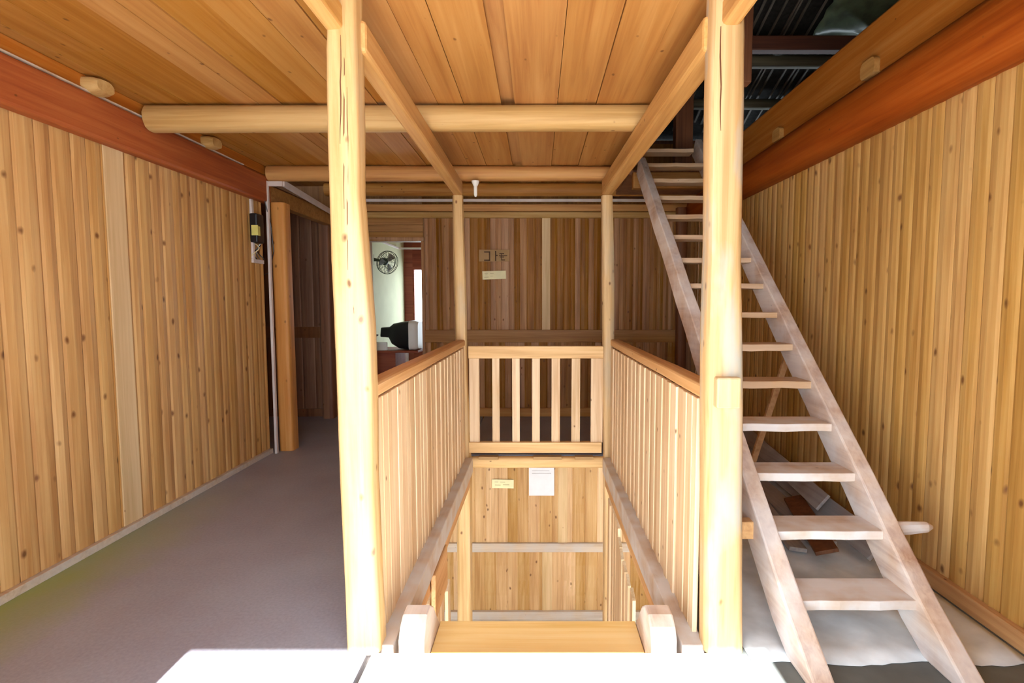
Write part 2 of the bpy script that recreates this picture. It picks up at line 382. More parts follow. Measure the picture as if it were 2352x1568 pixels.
# corridor opening off to the left
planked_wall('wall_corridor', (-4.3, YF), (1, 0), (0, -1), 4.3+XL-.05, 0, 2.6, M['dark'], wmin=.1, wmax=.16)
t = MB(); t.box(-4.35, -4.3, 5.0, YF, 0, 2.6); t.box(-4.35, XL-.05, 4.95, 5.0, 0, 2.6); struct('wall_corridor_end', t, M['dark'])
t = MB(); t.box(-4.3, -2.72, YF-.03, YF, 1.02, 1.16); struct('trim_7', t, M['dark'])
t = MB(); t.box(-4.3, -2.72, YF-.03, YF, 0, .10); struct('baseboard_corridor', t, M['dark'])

# skirtings
t = MB(); t.box(XL, XL+.035, Y0, 5.0, 0, .045); struct('baseboard_left', t, M['dustyX'], bevel=.004)
t = MB(); t.box(XR-.035, XR, Y0, YF, 0, .085); struct('baseboard_right', t, M['rail'], bevel=.004)

# attic and roof over the right-hand bay
RZ = lambda y: 3.46+.36*(6.9-y)
_v = _ray(1787, 111); hole = _v*((RZ(0)+.05-EYE)/(_v.z+.36*_v.y))+Vector((0, 0, EYE))
rf = MB()
def roofquad(mb, x0, x1, y0, y1):
    mb.add([(x0, y0, RZ(y0)+.05), (x1, y0, RZ(y0)+.05), (x1, y1, RZ(y1)+.05), (x0, y1, RZ(y1)+.05)], [(0, 1, 2, 3)], .3)
    mb.add([(x0, y0, RZ(y0)+.10), (x1, y0, RZ(y0)+.10), (x1, y1, RZ(y1)+.10), (x0, y1, RZ(y1)+.10)], [(3, 2, 1, 0)], .3)
hx, hy = hole.x, hole.y
roofquad(rf, -4.4, hx-.02, -1.2, 8.2); roofquad(rf, hx+.02, 6.0, -1.2, 8.2); roofquad(rf, hx-.02, hx+.02, -1.2, hy-.02); roofquad(rf, hx-.02, hx+.02, hy+.02, 8.2)
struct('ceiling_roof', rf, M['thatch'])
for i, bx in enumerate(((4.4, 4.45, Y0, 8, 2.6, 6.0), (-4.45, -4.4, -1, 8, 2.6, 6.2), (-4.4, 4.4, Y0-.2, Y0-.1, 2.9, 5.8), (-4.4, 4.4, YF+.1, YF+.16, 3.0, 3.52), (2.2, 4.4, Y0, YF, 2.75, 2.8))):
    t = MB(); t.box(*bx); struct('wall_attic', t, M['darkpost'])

# ------------------------------------------------------------------ the setting: lower storey
LZ = -2.73
t = MB(); t.box(-4.3, 3.2, -.4, YF+.1, LZ-.1, LZ); struct('floor_lower', t, M['threshold'])
lw = MB(); planks(lw, (-4.2, YF), (1, 0), (0, -1), 7.3, LZ+.1, -1.80, .12, .17); planks(lw, (-4.2, YF), (1, 0), (0, -1), 7.3, -1.69, -.1, .12, .17)
lw.box(-4.3, 3.2, YF+.013, YF+.07, LZ, -.11)
struct('wall_lower_far', lw, M['low'])
t = MB(); t.box(-4.2, 3.1, YF-.04, YF, -1.81, -1.69); struct('trim_8', t, M['dustyX'], bevel=.006)
t = MB(); t.box(-4.2, 3.1, YF-.05, YF, LZ, LZ+.11); struct('baseboard_lower', t, M['dustyX'], bevel=.006)
b = MB(); b.box(.27, .39, YF-.0095, YF, -1.70, -.12); struct('wall_lower_board', b, M['sap'], bevel=.003)
b = MB(); b.box(.06, .19, YF-.0095, YF, LZ+.1, -1.80); struct('wall_lower_board', b, M['sap'], bevel=.003)
t = MB(); t.box(-4.3, -4.25, -.4, YF, LZ, -.11); struct('wall_lower_left', t, M['low'])
t = MB(); t.box(3.1, 3.15, -.4, YF, LZ, -.11); struct('wall_lower_right', t, M['low'])
t = MB(); t.box(-30, 30, -40, -.4, LZ-.2, LZ-.05); struct('ground', t, M['concrete'])

# ------------------------------------------------------------------ side room seen through the door
t = MB(); t.box(-2.56, -2.50, YF+.08, 9.9, 0, 2.75); struct('wall_side_room_left', t, M['green'])
WX0, WX1, WZ0, WZ1 = -2.34, -.9, .62, 2.14
t = MB()
t.box(-2.56, WX0, 9.8, 9.9, 0, 2.75); t.box(WX1, .2, 9.8, 9.9, 0, 2.75); t.box(WX0, WX1, 9.8, 9.9, 0, WZ0); t.box(WX0, WX1, 9.8, 9.9, WZ1, 2.75)
struct('wall_side_room_far', t, M['redcab'])
t = MB(); t.box(.14, .2, YF+.08, 9.8, 0, 2.75); struct('wall_side_room_right', t, M['green'])
t = MB(); t.box(-2.56, .2, YF+.07, 9.9, -.11, 0); struct('floor_side_room', t, M['floor'])
t = MB(); t.box(-2.56, .2, YF+.07, 9.9, 2.75, 2.8); struct('ceiling_side_room', t, M['ceil'])
wt = MB(); wt.box(WX0, WX0+.03, 9.78, 9.88, WZ0, WZ1); wt.box(WX1-.05, WX1, 9.78, 9.88, WZ0, WZ1); wt.box(WX0+.03, WX1-.05, 9.78, 9.88, WZ0, WZ0+.05); wt.box(WX0+.03, WX1-.05, 9.78, 9.88, WZ1-.05, WZ1); wt.box(-1.62, -1.57, 9.78, 9.88, WZ0+.05, WZ1-.05)
win = struct('window_1', wt, M['redcab'])
portal(-1.6, 9.95, 1.4, 1.35, 1.5, (-math.pi/2, 0, math.pi))

# open door leaf
dl = MB(); dl.beam((DX0+.02, YF+.10, DZ/2-.01), (DX0-.13, YF+.62, DZ/2-.01), .04, DZ-.06)
door = struct('door_1', dl, M['green'], bevel=.003)
h = MB(); h.log([(DX0-.07, YF+.52, 1.02), (DX0-.04, YF+.53, 1.02)], .012, 8, 0); h.box(DX0-.055, DX0-.04, YF+.44, YF+.54, 1.01, 1.03); h.build('door_handle', M['metal'], door)

# ------------------------------------------------------------------ posts
def hewn_post(name, y, prof, depth, mat, label, cat='post', cracks=(), top=None, z_bottom=None, power=4.0, rough=.03):
    """prof: (px_left, px_right, py) outline measured where the post stands"""
    pts = []; rad = []
    rows = sorted(prof, key=lambda r: -r[2])
    for l, r, py in rows:
        a = atY(l, py, y); b_ = atY(r, py, y); c = (a+b_)/2
        z = 0.0 if (z_bottom is None and py == rows[0][2]) else c.z
        if z_bottom is not None and py == rows[0][2]: z = z_bottom
        pts.append(Vector((c.x, y, z))); rad.append(((b_.x-a.x)/2, depth/2))
    if top: pts.append(Vector((pts[-1].x, y, top))); rad.append(rad[-1])
    # more rings in between for an uneven outline
    P, R_ = [], []
    for i in range(len(pts)-1):
        n = 4
        for k in range(n):
            f = k/n; P.append(pts[i].lerp(pts[i+1], f)); R_.append(tuple(rad[i][j]*(1-f)+rad[i+1][j]*f for j in (0, 1)))
    P.append(pts[-1]); R_.append(rad[-1])
    root = thing(name, label, cat)
    base = P[0].copy(); root.location = base
    mb = MB(); mb.log(P, R_, seg=20, rough=rough, power=power)
    o = mb.build('shaft', mat, root, smooth=True, loc=tuple(base)); o.location = (0, 0, 0)
    if cracks:
        cm = MB()
        for (pxa, pya, pxb, pyb) in cracks:
            a = atY(pxa, pya, y-depth/2-.0005); b_ = atY(pxb, pyb, y-depth/2-.0005)
            n = 7; vs = []
            for k in range(n+1):
                f = k/n; p = a.lerp(b_, f)+Vector((random.uniform(-.002, .002), 0, 0)); wd = .0022*math.sin(math.pi*(f*.9+.05))+.0004
                vs += [p+Vector((-wd, 0, 0)), p+Vector((wd, 0, 0)), p+Vector((wd, .006, 0)), p+Vector((-wd, .006, 0))]
            fs = []
            for k in range(n):
                for j in range(4): fs.append((k*4+j, k*4+(j+1) % 4, k*4+4+(j+1) % 4, k*4+4+j))
            cm.add(vs, fs)
        c = cm.build('drying_crack', M['darkpost'], root, loc=tuple(base)); c.location = (0, 0, 0)
    return root
pl = hewn_post('wooden_post', 2.12, [(804, 882, 1484), (797, 873, 1300), (787, 865, 1100), (781, 862, 900), (775, 858, 750), (768, 845, 600), (764, 833, 450), (759, 832, 300), (757, 829, 130), (760, 826, 0)], .13, M['post'],
          'peeled wooden post at the left front corner of the stair opening, with long drying cracks', cracks=[(791, 90, 790, 480), (783, 80, 781, 330), (797, 200, 799, 620), (806, 560, 812, 720)], top=2.9)
pr = hewn_post('wooden_post', 2.12, [(1610, 1697, 1500), (1612, 1696, 1300), (1613, 1697, 1100), (1612, 1698, 900), (1614, 1696, 750), (1619, 1693, 600), (1621, 1696, 450), (1622, 1699, 300), (1625, 1700, 130), (1629, 1702, 0)], .13, M['post2'],
          'thick peeled post between the stair opening and the foot of the ladder', cracks=[(1661, 90, 1660, 520), (1655, 60, 1656, 300), (1664, 540, 1663, 850)], top=2.9)
# near posts carry the beam ends
b = MB(); a0 = atY(1650, 868, 2.01); b0 = atY(1704, 940, 2.01)
b.box(a0.x, b0.x, 2.02, 2.09, b0.z, a0.z); o = b.build('tenon_block', M['post'], None, bevel=.008)
o['label'] = 'small wooden block pegged on the front of the post beside the ladder'; o['category'] = 'block'
o.name = 'wooden_block'

def small_post(y, prof, label, bottom):
    return hewn_post('wooden_post', y, prof, .10, M['post'], label, z_bottom=bottom, power=2.6, rough=.06)
small_post(4.86, [(1050, 1084, 1425), (1050, 1084, 1080), (1050, 1076, 900), (1047, 1073, 800), (1043, 1071, 650), (1041, 1067, 550), (1040, 1064, 450)], 'slim crooked post at the far left corner of the stair opening', LZ)
small_post(4.86, [(1386, 1414, 1425), (1386, 1414, 1080), (1384, 1410, 900), (1384, 1410, 800), (1382, 1411, 650), (1382, 1409, 550), (1381, 1406, 450)], 'slim pale post at the far right corner of the stair opening', LZ)
# posts at the corridor mouth
b = MB(); b.log([(-2.49, 5.13, 0), (-2.495, 5.13, 1.2), (-2.50, 5.13, 2.42)], (.07, .075), 16, .02, power=5)
b.build('wooden_post', M['brown'], smooth=True, label='orange-brown square post at the end of the left wall beside the white conduit', cat='post')
b = MB(); b.log([(-2.66, 6.58, 0), (-2.66, 6.58, 2.55)], (.07, .07), 16, .02, power=5)
b.build('wooden_post', M['dark'], smooth=True, label='dark post at the far corner of the side corridor', cat='post')
b = MB(); b.log([(1.79, 6.45, 0), (1.77, 6.45, 1.4), (1.75, 6.45, 2.62)], (.06, .06), 14, .03, power=4)
b.build('wooden_post', M['darkpost'], smooth=True, label='dark thin post against the far wall behind the ladder', cat='post')

# ------------------------------------------------------------------ beams
def log_thing(name, pts, rad, mat, label, cat='beam', seg=18, rough=.03, power=2.3, n=10):
    P = []; R_ = []
    pts = [Vector(p) for p in pts]
    for k in range(n+1):
        f = k/n*(len(pts)-1); i = min(int(f), len(pts)-2); g = f-i
        P.append(pts[i].lerp(pts[i+1], g)); R_.append(rad[0]*(1-k/n)+rad[1]*(k/n) if isinstance(rad, tuple) else rad)
    mb = MB(); mb.log(P, R_, seg, rough, power=power)
    return mb.build(name, mat, smooth=True, label=label, cat=cat)
log_thing('cross_log', [(-2.53, 3.5, 2.655), (.74, 3.5, 2.662)], (.082, .078), M['logX'], 'thick pale log spanning under the ceiling boards in front of the far posts')
log_thing('cross_log', [(-2.53, 5.0, 2.675), (.80, 5.0, 2.675)], (.072, .066), M['logR'], 'orange log at the end of the ceiling boards behind the slim posts')
log_thing('cross_log', [(-2.60, 6.50, 2.85), (2.0, 6.50, 2.85)], (.078, .078), M['logR'], 'brown log lying along the top of the far wall above the conduit')
for p, q, w_, h_, lb in (((-.72, 2.13, 2.505), (-.725, 4.83, 2.50), .085, .125, 'squared joist running back from the left front post'),
                         ((.705, 2.13, 2.515), (.635, 4.83, 2.51), .105, .135, 'squared joist running back from the post beside the ladder'),
                         ((-.775, 2.10, 2.54), (-.80, .62, 2.54), .07, .10, 'short joist coming forward from the top of the left front post'),
                         ((.735, 2.08, 2.555), (.76, .62, 2.555), .07, .10, 'short joist coming forward from the top of the post beside the ladder')):
    b = MB(); b.beam(p, q, w_, h_); b.build('joist', M['logY'], bevel=.016, label=lb, cat='beam')
# beams on the left wall
b = MB(); b.beam((-2.585, Y0, 2.525), (-2.585, 5.05, 2.525), .09, .245); b.build('wall_beam', M['redY'], bevel=.02, label='dark red-stained beam along the top of the left wall', cat='beam')
b = MB(); b.beam((-2.60, Y0, 2.70), (-2.60, 5.05, 2.70), .08, .085); b.build('wall_beam', M['redY2'], bevel=.008, label='thin orange-red beam between the dark left beam and the ceiling', cat='beam')
b = MB(); b.beam((-2.575, Y0, 2.652), (-2.575, 4.6, 2.652), .07, .008); b.build('beam_strip', M['dustyX'], label='pale lath lying on top of the dark left wall beam', cat='strip')
for y, lb in ((3.08, 'pale rounded peg end sticking out above the left wall beam, nearer the front'), (4.12, 'small pale peg end above the left wall beam beyond the thick log')):
    b = MB(); b.log([(-2.60, y, 2.69), (-2.51, y, 2.69), (-2.475, y, 2.69)], [(.075, .045), (.072, .043), (.06, .034)], 16, .03, power=3)
    b.build('peg_end', M['logX'], smooth=True, label=lb, cat='peg')
b = MB(); b.beam((-2.60, 5.05, 2.50), (-2.60, YF-.05, 2.50), .10, .16); b.build('lintel', M['redX'], bevel=.01, label='dark lintel over the side corridor opening under the sloping-looking conduit', cat='beam')
# beams on the right wall
log_thing('wall_beam', [(1.99, Y0, 2.60), (1.985, 6.6, 2.62)], (.15, .135), M['redY'], 'dark red rounded log along the top of the right wall', power=2.6)
b = MB(); b.beam((2.0, Y0, 2.92), (2.0, 6.62, 2.92), .13, .32); b.build('wall_beam', M['redY2'], bevel=.015, label='broad orange-brown timber lying on the dark red right wall log', cat='beam')
for q, lb in (((2003, 158), 'larger joist tenon sticking out of the upper right wall beam'), ((1790, 310), 'smaller joist tenon in the upper right wall beam near the ladder top')):
    c = atX(q[0], q[1], 1.93)
    b = MB(); b.log([(2.0, c.y, c.z), (1.90, c.y, c.z)], (.065, .05), 14, .03, power=4)
    b.build('joist_tenon', M['logY'], smooth=True, label=lb, cat='tenon')
b = MB(); b.box(.95, 1.90, 5.27, 5.36, 2.60, 2.76); b.build('header_beam', M['redX'], bevel=.01, label='red-brown header behind the upper treads of the ladder', cat='beam')

# roof timbers
for (py, r, mt, lb) in ((127, .062, 'purlin', 'greyish round purlin under the thatch, upper of the two pale ones'), (226, .055, 'purlin', 'greyish round purlin under the thatch, lower of the two pale ones')):
    v = _ray(1850, py); k = (RZ(0)-EYE)/(v.z+.36*v.y); y = v.y*k-.02
    log_thing('roof_purlin', [(.4, y, RZ(y)-.08), (4.3, y, RZ(y)-.08)], r, M[mt], lb)
v = _ray(1850, 97); k = (RZ(0)-EYE)/(v.z+.36*v.y); y = v.y*k-.25
b = MB(); b.box(.4, 4.3, y-.05, y+.05, RZ(y)-.30, RZ(y)-.17); b.build('roof_beam', M['purlinred'], bevel=.01, label='dark red squared beam across the attic above the pale purlin', cat='beam')
st = MB()
x = .5
while x < 4.2:
    ya = random.uniform(6.45, 6.72); dx = random.uniform(-.12, .12)
    st.beam((x, ya, RZ(ya)+.02), (x+dx, 1.5, RZ(1.5)+.02), random.uniform(.014, .03), .018)
    x += random.uniform(.05, .13)
st.build('roof_battens', M['roofstick'], label='thin grey sticks carrying the dark thatch above the ladder', cat='roof sticks', kind='stuff')
# plastic sheeting under the roof
g = MB(); nx, ny = 16, 12; vs = []
for i in range(nx+1):
    for j in range(ny+1):
        xx = 2.6+i*1.5/nx; yy = 4.35+j*.85/ny
        yy2 = yy+(.10*math.sin(i*.8)+.05*random.random() if j in (0, ny) else 0)
        vs.append((xx+(.04*random.random() if i in (0, nx) else 0), yy2, RZ(yy)-.05-.10*math.sin(math.pi*i/nx)*math.sin(math.pi*j/ny)-random.uniform(0, .03)))
g.add(vs, [(i*(ny+1)+j, (i+1)*(ny+1)+j, (i+1)*(ny+1)+j+1, i*(ny+1)+j+1) for i in range(nx) for j in range(ny)])
o = g.build('plastic_sheet', M['tarp'], label='crumpled greenish plastic sheet sagging under the thatch', cat='sheet', smooth=True)
md = o.modifiers.new('thick', 'SOLIDIFY'); md.thickness = .003
# attic posts
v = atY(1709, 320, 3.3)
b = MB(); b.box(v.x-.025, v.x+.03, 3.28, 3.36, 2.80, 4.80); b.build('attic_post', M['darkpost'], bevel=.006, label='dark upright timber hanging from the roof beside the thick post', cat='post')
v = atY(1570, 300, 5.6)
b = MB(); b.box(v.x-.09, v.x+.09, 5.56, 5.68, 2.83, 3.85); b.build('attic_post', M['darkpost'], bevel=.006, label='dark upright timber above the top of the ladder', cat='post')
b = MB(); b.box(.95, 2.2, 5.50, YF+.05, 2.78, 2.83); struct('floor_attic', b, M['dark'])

# ------------------------------------------------------------------ ladder
LY0, LDY, LZ0, LDZ = 2.087, .2257, .193, .1975
LXR = 1.588
lad = thing('ladder_stair', 'steep open wooden ladder with worn dusty treads leading up to the attic', 'ladder')
lad.location = (1.34, 1.9, 0)
inv = Vector(lad.location)
def lpart(mb, name, mat, bevel=.006, **k):
    o = mb.build(name, mat, lad, bevel=bevel, loc=tuple(inv), **k); o.location = (0, 0, 0); return o
def lx(k): return 1.10-.0055*k
sl = Vector((0, LDY, LDZ)).normalized()
def sp(x, k, off=0): # point on the front line of the stringers at tread k
    return Vector((x, LY0+LDY*k, LZ0+LDZ*k))
up = Vector((0, -LDZ, LDY)).normalized()
for sgn, xa, xb, kt in ((-1, lx(0)-.035, lx(14)-.03, 13.3), (1, LXR+.035, LXR+.03, 14.6)):
    m_ = MB()
    ks = [-.93]+[i for i in range(0, 14)]+[kt]
    vs = []; 
    for i, k in enumerate(ks):
        f = (k+1)/15.; x_ = xa*(1-f)+xb*f+random.uniform(-.003, .003)
        hw = .042-.010*f
        c = sp(x_, k)
        top_ = up*(.035+random.uniform(-.003, .003)); bot = up*(-.14)
        if k == ks[0]:
            # foot cut level on the floor
            vs += [Vector((x_-hw, c.y-.10, 0)), Vector((x_+hw, c.y-.10, 0)), Vector((x_+hw, c.y+.16, 0)), Vector((x_-hw, c.y+.16, 0))]
        else:
            vs += [c+Vector((-hw, 0, 0))+top_, c+Vector((hw, 0, 0))+top_, c+Vector((hw, 0, 0))+bot, c+Vector((-hw, 0, 0))+bot]
    fs = [(3, 2, 1, 0), tuple(len(vs)-4+j for j in range(4))]
    for i in range(len(ks)-1):
        for j in range(4): fs.append((i*4+j, i*4+(j+1) % 4, i*4+4+(j+1) % 4, i*4+4+j))
    m_.add(vs, fs)
    lpart(m_, 'stringer', M['string'], bevel=.008)
for k in range(15):
    m_ = MB(); y = LY0+LDY*k; z = LZ0+LDZ*k; th = .042 if k < 6 else .036
    dp = .185 if k < 8 else .15
    x0, x1 = lx(k)-.005, LXR+.005
    if k == 14: x0, x1 = x0+.02, LXR-.05
    nseg = 6; vs = []
    for i in range(nseg+1):
        x_ = x0+(x1-x0)*i/nseg; e1 = random.uniform(-.004, .004); e2 = random.uniform(-.003, .003)
        vs += [(x_, y+e1, z-th/2+e2), (x_, y+e1, z+th/2+e2*.5), (x_, y+dp, z+th/2), (x_, y+dp, z-th/2)]
    fs = [(0, 1, 2, 3), tuple(nseg*4+j for j in (3, 2, 1, 0))]
    for i in range(nseg):
        for j in range(4): fs.append((i*4+j, i*4+(j+1) % 4, i*4+4+(j+1) % 4, i*4+4+j))
    m_.add(vs, fs)
    tr_ = lpart(m_, 'tread', M['tread' if k < 4 else 'treadU'], bevel=.004)  # lower treads whitened for light as well as dust, upper ones browner
# projecting pole ends through the side pieces at the second tread
m_ = MB(); z = LZ0+LDZ*1; y = LY0+LDY+.09
m_.log([(LXR+.05, y, z-.005), (LXR+.17, y, z), (LXR+.255, y, z+.004), (LXR+.285, y, z+.004)], [.034, .032, .026, .010], 12, .05)
lpart(m_, 'tenon', M['tread'], bevel=0, label='rounded tenon end sticking out beyond the side piece')
m_ = MB(); m_.box(lx(1)-.15, lx(1)-.06, y-.03, y+.03, z-.045, z+.04)
lpart(m_, 'tenon', M['rail'], label='orange squared tenon end')

# ------------------------------------------------------------------ balustrades around the stair opening
def side_balustrade(sg, label):
    X0 = .69*sg
    root = thing('balustrade', label, 'balustrade'); root.location = (X0, 3.4, 0)
    L_ = tuple(root.location)
    def part(mb, name, mat, bevel=0):
        o = mb.build(name, mat, root, bevel=bevel, loc=L_); o.location = (0, 0, 0)
    mb = MB()
    y = 2.19; ye = 4.79; i = 0
    while y < ye-.01:
        w_ = min(random.uniform(.075, .11) if i % 2 else random.uniform(.05, .07), ye-y)
        off = random.uniform(-.002, .002)+(-sg*.006 if i % 2 == 0 and y > (3.1 if sg < 0 else 2.3) else 0)
        mb.box(X0-.011+off, X0+.011+off, y+.002, y+w_-.002, .0, 1.05)
        y += w_; i += 1
    part(mb, 'board_panel', M['panel'], .003)
    mb = MB()
    n = 8
    P = [(X0+sg*.028, 2.13+(4.83-2.13)*i/n, 1.09+random.uniform(-.002, .002)) for i in range(n+1)]
    mb.log(P, (.042, .033), 12, .03, power=5)
    part(mb, 'handrail', M['rail'], .004)
    return root
side_balustrade(-1, 'boarded balustrade with a handrail along the left side of the stair opening')
side_balustrade(1, 'boarded balustrade with a handrail along the ladder side of the stair opening')
for sg, lb in ((-1, 'dusty grey edge beam along the left side of the stair opening'), (1, 'dusty grey edge beam along the ladder side of the stair opening')):
    b = MB(); b.box(min(sg*.61, sg*.71), max(sg*.61, sg*.71), 2.10, 4.80, -.13, .012)
    b.build('edge_beam', M['dusty'], bevel=.006, label=lb, cat='beam')
    b = MB(); b.box(min(sg*.635, sg*.66), max(sg*.635, sg*.66), 2.10, 4.80, -.26, -.14)
    b.build('lower_edge_board', M['rail'], bevel=.004, label=lb.replace('dusty grey edge beam', 'brown board under the grey edge beam'), cat='board')
# far gate-like balustrade with five slats
Yg = 4.86
root = thing('balustrade', 'short balustrade with five upright slats at the far end of the stair opening', 'balustrade'); root.location = (0, Yg, 0)
def gp(name, x0, y0_, x1, y1_, th=.04, mat='railX', bevel=.004, dy=0):
    a = atY(x0, y0_, Yg-th/2+dy); b_ = atY(x1, y1_, Yg-th/2+dy)
    m_ = MB(); m_.box(a.x, b_.x, Yg-th/2+dy, Yg+th/2+dy, b_.z, a.z)
    o = m_.build(name, M[mat], root, bevel=bevel, loc=(0, Yg, 0)); o.location = (0, 0, 0)
gp('top_rail', 1075, 795, 1386, 823, .06)
gp('bottom_rail', 1075, 1016, 1382, 1040, .06, dy=-.01)
gp('side_stile', 1077, 823, 1102, 1016, .035, 'panel'); gp('side_stile', 1358, 823, 1384, 1016, .035, 'panel')
for xa, xb in ((1130, 1148), (1176, 1194), (1222, 1240), (1267, 1286), (1313, 1332)): gp('slat', xa, 823, xb, 1016, .025, 'panel', .003)
log_thing('edge_beam', [(-.66, 4.87, -.052), (.66, 4.87, -.052)], .052, M['railX'], 'pale log under the far slatted balustrade, edge of the stair opening', power=3)
for xa, xb, i in ((1100, 1145, 0), (1225, 1290, 1), (1320, 1362, 2)):
    a = atY(xa, 1040, 4.84); c = atY(xb, 1048, 4.84)
    b = MB(); b.box(a.x, c.x, 4.80, 4.86, -.012, .018); b.build('packing_chip', M['pale'], bevel=.003, label=('small thin wooden chip wedged under the left end of the slatted balustrade', 'longest thin wooden chip wedged under the middle of the slatted balustrade', 'thin wooden chip wedged under the right end of the slatted balustrade')[i], cat='wood chip')

# ------------------------------------------------------------------ stair going down
sd_root = thing('staircase', 'stair going down through the floor opening, its top tread bright yellow', 'staircase'); sd_root.location = (0, 2.2, -.1)
SL = (0, 2.2, -.1)
def dpart(mb, name, mat, bevel=.006, **k):
    o = mb.build(name, mat, sd_root, bevel=bevel, loc=SL, **k); o.location = (0, 0, 0)
for sg in (-1, 1):
    mb = MB(); xc = sg*.535
    vs = []
    prof = [(2.10, -.06), (2.10, .03), (2.13, .075), (2.18, .10), (2.25, .10), (2.31, .06), (2.44, -.10), (4.55, LZ+.12), (4.45, LZ), (4.2, LZ)]
    hw = .055
    for x_ in (xc-hw, xc+hw):
        for y, z in prof: vs.append((x_, y, z))
    n = len(prof)
    fs = [tuple(reversed(range(n))), tuple(range(n, 2*n))]+[(i, (i+1) % n, n+(i+1) % n, n+i) for i in range(n)]
    mb.add(vs, fs); dpart(mb, 'stringer', M['string'], .008)
for k in range(11):
    y = 2.215+k*.205; z = -.10-k*.225
    mb = MB(); mb.box(-.478, .478, y, y+.235, z-.04, z); dpart(mb, 'tread', M['yellow' if k == 0 else 'rail'], .005, label='bright yellow top tread' if k == 0 else None)

# plank screens hanging below the edge beams
def screen(sg, ys, label, bottoms, tops):
    root = thing('plank_screen', label, 'plank screen'); root.location = (sg*.66, ys[0], -.3)
    for i, y in enumerate(ys):
        m_ = MB(); tp = tops[i]
        x_ = sg*.66+random.uniform(-.008, .008)
        m_.add([(x_-.012, y, bottoms), (x_+.012, y, bottoms), (x_+.012, y+.10, bottoms), (x_-.012, y+.10, bottoms), (x_-.012, y, tp-.04), (x_+.012, y, tp-.04), (x_+.012, y+.10, tp), (x_-.012, y+.10, tp)],
               [(0, 3, 2, 1), (4, 5, 6, 7), (0, 1, 5, 4), (1, 2, 6, 5), (2, 3, 7, 6), (3, 0, 4, 7)])
        o = m_.build('picket', M['panel'], root, bevel=.003, loc=tuple(root.location)); o.location = (0, 0, 0)
screen(1, [3.45+.135*i for i in range(9)], 'row of upright planks below floor level on the ladder side of the stairwell', LZ, [-.31-.03*(8-i)*(1 if i < 5 else .3) for i in range(9)])
screen(-1, [3.02, 3.14, 3.27, 3.40, 3.62], 'broken row of upright planks below floor level on the left side of the stairwell', LZ, [-.32, -.36, -.42, -.55, -.58])
m_ = MB(); m_.box(-.628, -.60, 2.95, 3.35, -.42, -.14); m_.build('hanging_board', M['rail'], bevel=.006, label='short pale board end under the left edge beam above the broken planks', cat='board')

# ------------------------------------------------------------------ signs and papers
def slab(name, x0, y0_, x1, y1_, Y, th, mat, label=None, cat=None, tilt=0):
    a = atY(x0, y0_, Y); c = atY(x1, y1_, Y)
    ctr = Vector(((a.x+c.x)/2, Y, (a.z+c.z)/2)); hw = (c.x-a.x)/2; hh = (a.z-c.z)/2
    m_ = MB(); m_.box(-hw, hw, 0, th, -hh, hh)
    o = m_.build(name, mat, label=label, cat=cat); o.location = ctr; o.rotation_euler = (0, tilt, 0)
    return o, ctr
def strokes(parent, ctr, rects, Y, mat, name='print_line', one=False):
    m_ = MB()
    for (x0, y0_, x1, y1_) in rects:
        a = atY(x0, y0_, Y); c = atY(x1, y1_, Y); m_.box(a.x-ctr.x, c.x-ctr.x, -.0015, .002, c.z-ctr.z, a.z-ctr.z)
        if not one: m_.build(name, mat, parent); m_ = MB()
    if one: m_.build(name, mat, parent)
YS = YF-.03
o, c = slab('sign_board', 1100, 573, 1170, 600, YS, .022, M['pale'], 'small plain wooden board with dark painted characters on the far wall', 'sign')
strokes(o, c, [(1112, 577, 1126, 580), (1123, 577, 1126, 599), (1112, 596, 1126, 599)], YS, M['ink'], 'character', True)
strokes(o, c, [(1137, 576, 1140, 599), (1139, 585, 1143, 588), (1147, 581, 1158, 583.5), (1146, 586, 1165, 588), (1148, 589, 1158, 591), (1151, 595.5, 1160, 598), (1151, 583, 1153, 597)], YS, M['ink'], 'character', True)
o, c = slab('sticker_label', 1108, 622, 1162, 641, YS, .006, M['cream'], 'bright cream-yellow label under the small board on the far wall', 'label', tilt=-.03)
strokes(o, c, [(1113, 626, 1121, 627.5), (1113, 630, 1120, 631), (1112, 635, 1122, 636.5), (1126, 627, 1134, 628), (1126, 633, 1132, 634)], YS, M['faint'])
YP = YF-.02
o, c = slab('sticker_label', 1130, 1101, 1180, 1121, YP, .005, M['cream'], 'small faded yellow label on the lower wall seen down the stairwell', 'label', tilt=.02)
strokes(o, c, [(1136, 1106, 1144, 1107.5), (1149, 1106, 1160, 1107.5), (1137, 1113, 1150, 1114.5), (1155, 1112, 1170, 1113.5)], YP, M['faint'])
o, c = slab('paper_notice', 1215, 1060, 1273, 1138, YP, .004, M['paper'], 'white sheet of paper pinned to the lower wall seen down the stairwell', 'notice')
strokes(o, c, [(1222, 1072, 1266, 1074), (1222, 1080, 1262, 1081.5), (1222, 1086, 1266, 1087.5)], YP, M['greyink'])

